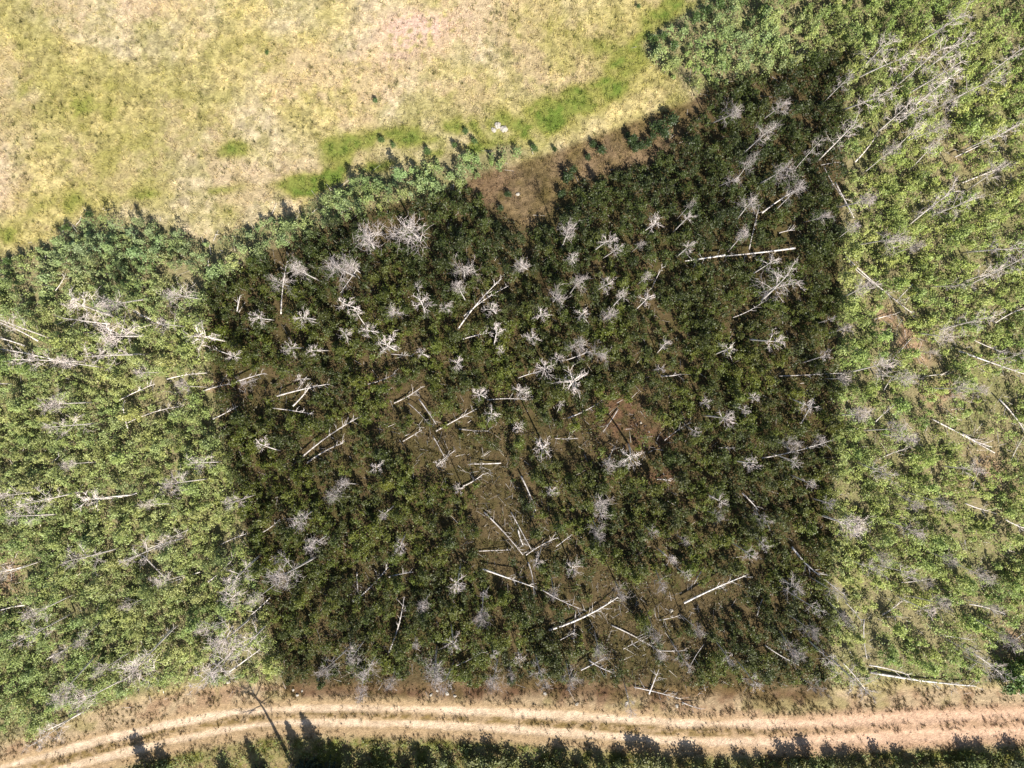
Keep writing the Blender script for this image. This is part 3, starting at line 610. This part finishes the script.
def shrub(px, py, s, colr, cat='shrub', look=None, pt=None, group='shrubs'):
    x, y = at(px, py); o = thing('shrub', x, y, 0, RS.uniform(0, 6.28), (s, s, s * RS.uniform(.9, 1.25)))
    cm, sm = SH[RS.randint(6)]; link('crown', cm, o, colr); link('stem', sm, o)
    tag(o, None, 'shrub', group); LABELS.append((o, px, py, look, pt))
xs = list(np.arange(352, 1040, 11.5)) + [150, 170, 232, 372, 560, 575, 850]
for x in xs:
    for row in range(2):
        xx = x + RS.uniform(-5, 5); yy = 764 + row * 11 + RS.uniform(-5, 5) + (6 if xx < 180 else 0) + 5 * math.sin(xx / 27.0)
        s = RS.uniform(.75, 1.45) * (.8 if RS.rand() < .25 else 1)
        cl = lin(134,140,82) * .62 * RS.uniform(.75, 1.15) * np.array([RS.uniform(.88, 1.12), 1, RS.uniform(.85, 1.15)])
        pt = 'the southern roadside row, ' + ('far left' if xx < 240 else 'below the spruces' if xx < 420 else 'left of centre' if xx < 540 else 'middle' if xx < 680 else 'right of centre' if xx < 800 else 'right' if xx < 920 else 'far right')
        shrub(xx, yy, s, cl, look=('large ' if s > 1.2 else 'small ' if s < .85 else '') + 'green shrub' + (' in front' if row else ''), pt=pt, group='shrubs in a row along the south side of the road')
ML = [(376,102,.45),(466,133,.5),(638,8,.35),(382,142,.45),(393,146,.4),(508,196,.5),(652,42,.7),(662,38,.6),(672,50,.8),(655,55,.6),(683,34,.7),(694,22,.8),
 (588,158,.5),(593,145,.6),(600,152,.75),(627,137,.5),(631,143,.9),(633,150,.6),(647,146,.7),(655,128,.9),(662,136,1.0),(669,124,1.1),(652,138,.6),(561,196,.7),(568,180,.9),(640,148,.8),(572,172,.6),(554,150,.4),(475,143,.5),(534,150,.6),(455,147,.5),(428,152,.6),(12,262,.7),(70,230,.6),(92,216,.6),(705,14,.8),(717,8,.9),(743,2,.9),(500,209,.5),(760,14,.8),
 (268,54,.3),(620,330,.2)][:-1]
for (x, y, s) in ML:
    shrub(x, y, s, lin(98,122,62) * (.28 if is_dark(x, y) else .62), look=('tiny' if s < .42 else 'small' if s < .62 else 'rounded') + ' green shrub', group='lone shrubs on the meadow and its edge',  # parcel darkening also painted into the shrub colour
          pt='the open meadow' if y < 128 and x < 645 else 'the dark nook of turf' if is_dark(x, y) else 'the upper right meadow corner' if x > 645 else 'the green edge strip')
for (x, y, s) in [(1004,668,1.5),(1018,662,1.6),(1014,680,1.5),(1002,684,1.1),(1028,676,1.6)]:
    shrub(x, y, s, lin(104,132,58) * .6, look='big deep green shrub', pt='the right edge clump', group='clump of shrubs at the right edge')

# ---------------------------------------------------------------- stones
def rock_mesh(seed):
    import bmesh
    from mathutils import noise
    bm = bmesh.new(); bmesh.ops.create_icosphere(bm, subdivisions=3, radius=1)
    for v in bm.verts:
        n_ = noise.noise(v.co * 1.4 + Vector((seed * 7.1, 0, 0))) * .5 + noise.noise(v.co * 4 + Vector((seed, 3, 0))) * .16
        v.co *= 1 + n_; v.co.z *= .6
    me = bpy.data.meshes.new('stone'); bm.to_mesh(me); bm.free(); me.materials.append(rock_m); return me
RM = [rock_mesh(k) for k in range(5)]
ST = [(498,125,.36,'the meadow by the green strip'),(504,129,.35,'the meadow by the green strip'),(494,130,.28,'the meadow by the green strip'),(577,704,.24,'the road verge, middle'),(671,611,.27,'the dark stand near the long logs'),
 (447,694,.26,'the road verge, left of middle'),(455,696,.2,'the road verge, left of middle'),(431,695,.22,'the road verge, left of middle'),(437,691,.16,'the road verge, left of middle'),(545,694,.2,'the road verge, middle'),
 (297,695,.22,'the road verge near the dark stand corner'),(302,691,.16,'the road verge near the dark stand corner'),(293,690,.18,'the road verge near the dark stand corner'),(627,703,.2,'the road verge, right of middle'),
 (677,706,.22,'the road verge, right of middle'),(683,704,.16,'the road verge, right of middle'),(228,682,.3,'the left road verge'),(223,677,.24,'the left road verge'),(641,423,.14,'the bare clearing amid the dark stand'),
 (649,432,.12,'the bare clearing amid the dark stand'),(634,418,.1,'the bare clearing amid the dark stand'),(518,194,.25,'the dark nook of turf'),(459,191,.35,'the dark nook of turf')]
for j, (x, y, s, ptn) in enumerate(ST):
    s = s if y < 140 else s * .75
    X_, Y_ = at(x, y); o = link('stone', RM[j % 5]); o.location = (X_, Y_, s * .15 - .04); o.rotation_euler = (0, 0, RS.uniform(0, 6)); o.scale = (s, s * RS.uniform(.7, 1), s * .8)
    tag(o, None, 'stone', 'pale stones lying in the open'); LABELS.append((o, x, y, ('large ' if s > .3 else '') + 'pale stone', ptn))

# ---------------------------------------------------------------- labels: look, patch and, where needed, the order from the left
ORD = ['leftmost', 'second from left', 'third from left', 'fourth from left', 'fifth from left', 'sixth from left', 'seventh from left', 'eighth from left', 'ninth from left',
       'tenth from left', 'eleventh from left', 'twelfth from left', 'thirteenth from left', 'fourteenth from left', 'fifteenth from left', 'sixteenth from left']
grp = {}
for L in LABELS: grp.setdefault((L[3], L[4]), []).append(L)
for (look, pt_), Ls in grp.items():
    Ls.sort(key=lambda q: q[1]); m = len(Ls)
    for j, q in enumerate(Ls):
        if m == 1: s = '%s in %s' % (look, pt_)
        else: s = '%s, %s in %s' % (look, ORD[j] if j < m - 1 else 'rightmost', pt_)
        q[0]['label'] = s
bad = [q[0]['label'] for q in LABELS if len(q[0]['label'].split()) > 16]
print('labels', len(LABELS), 'too long', len(bad), bad[:3])
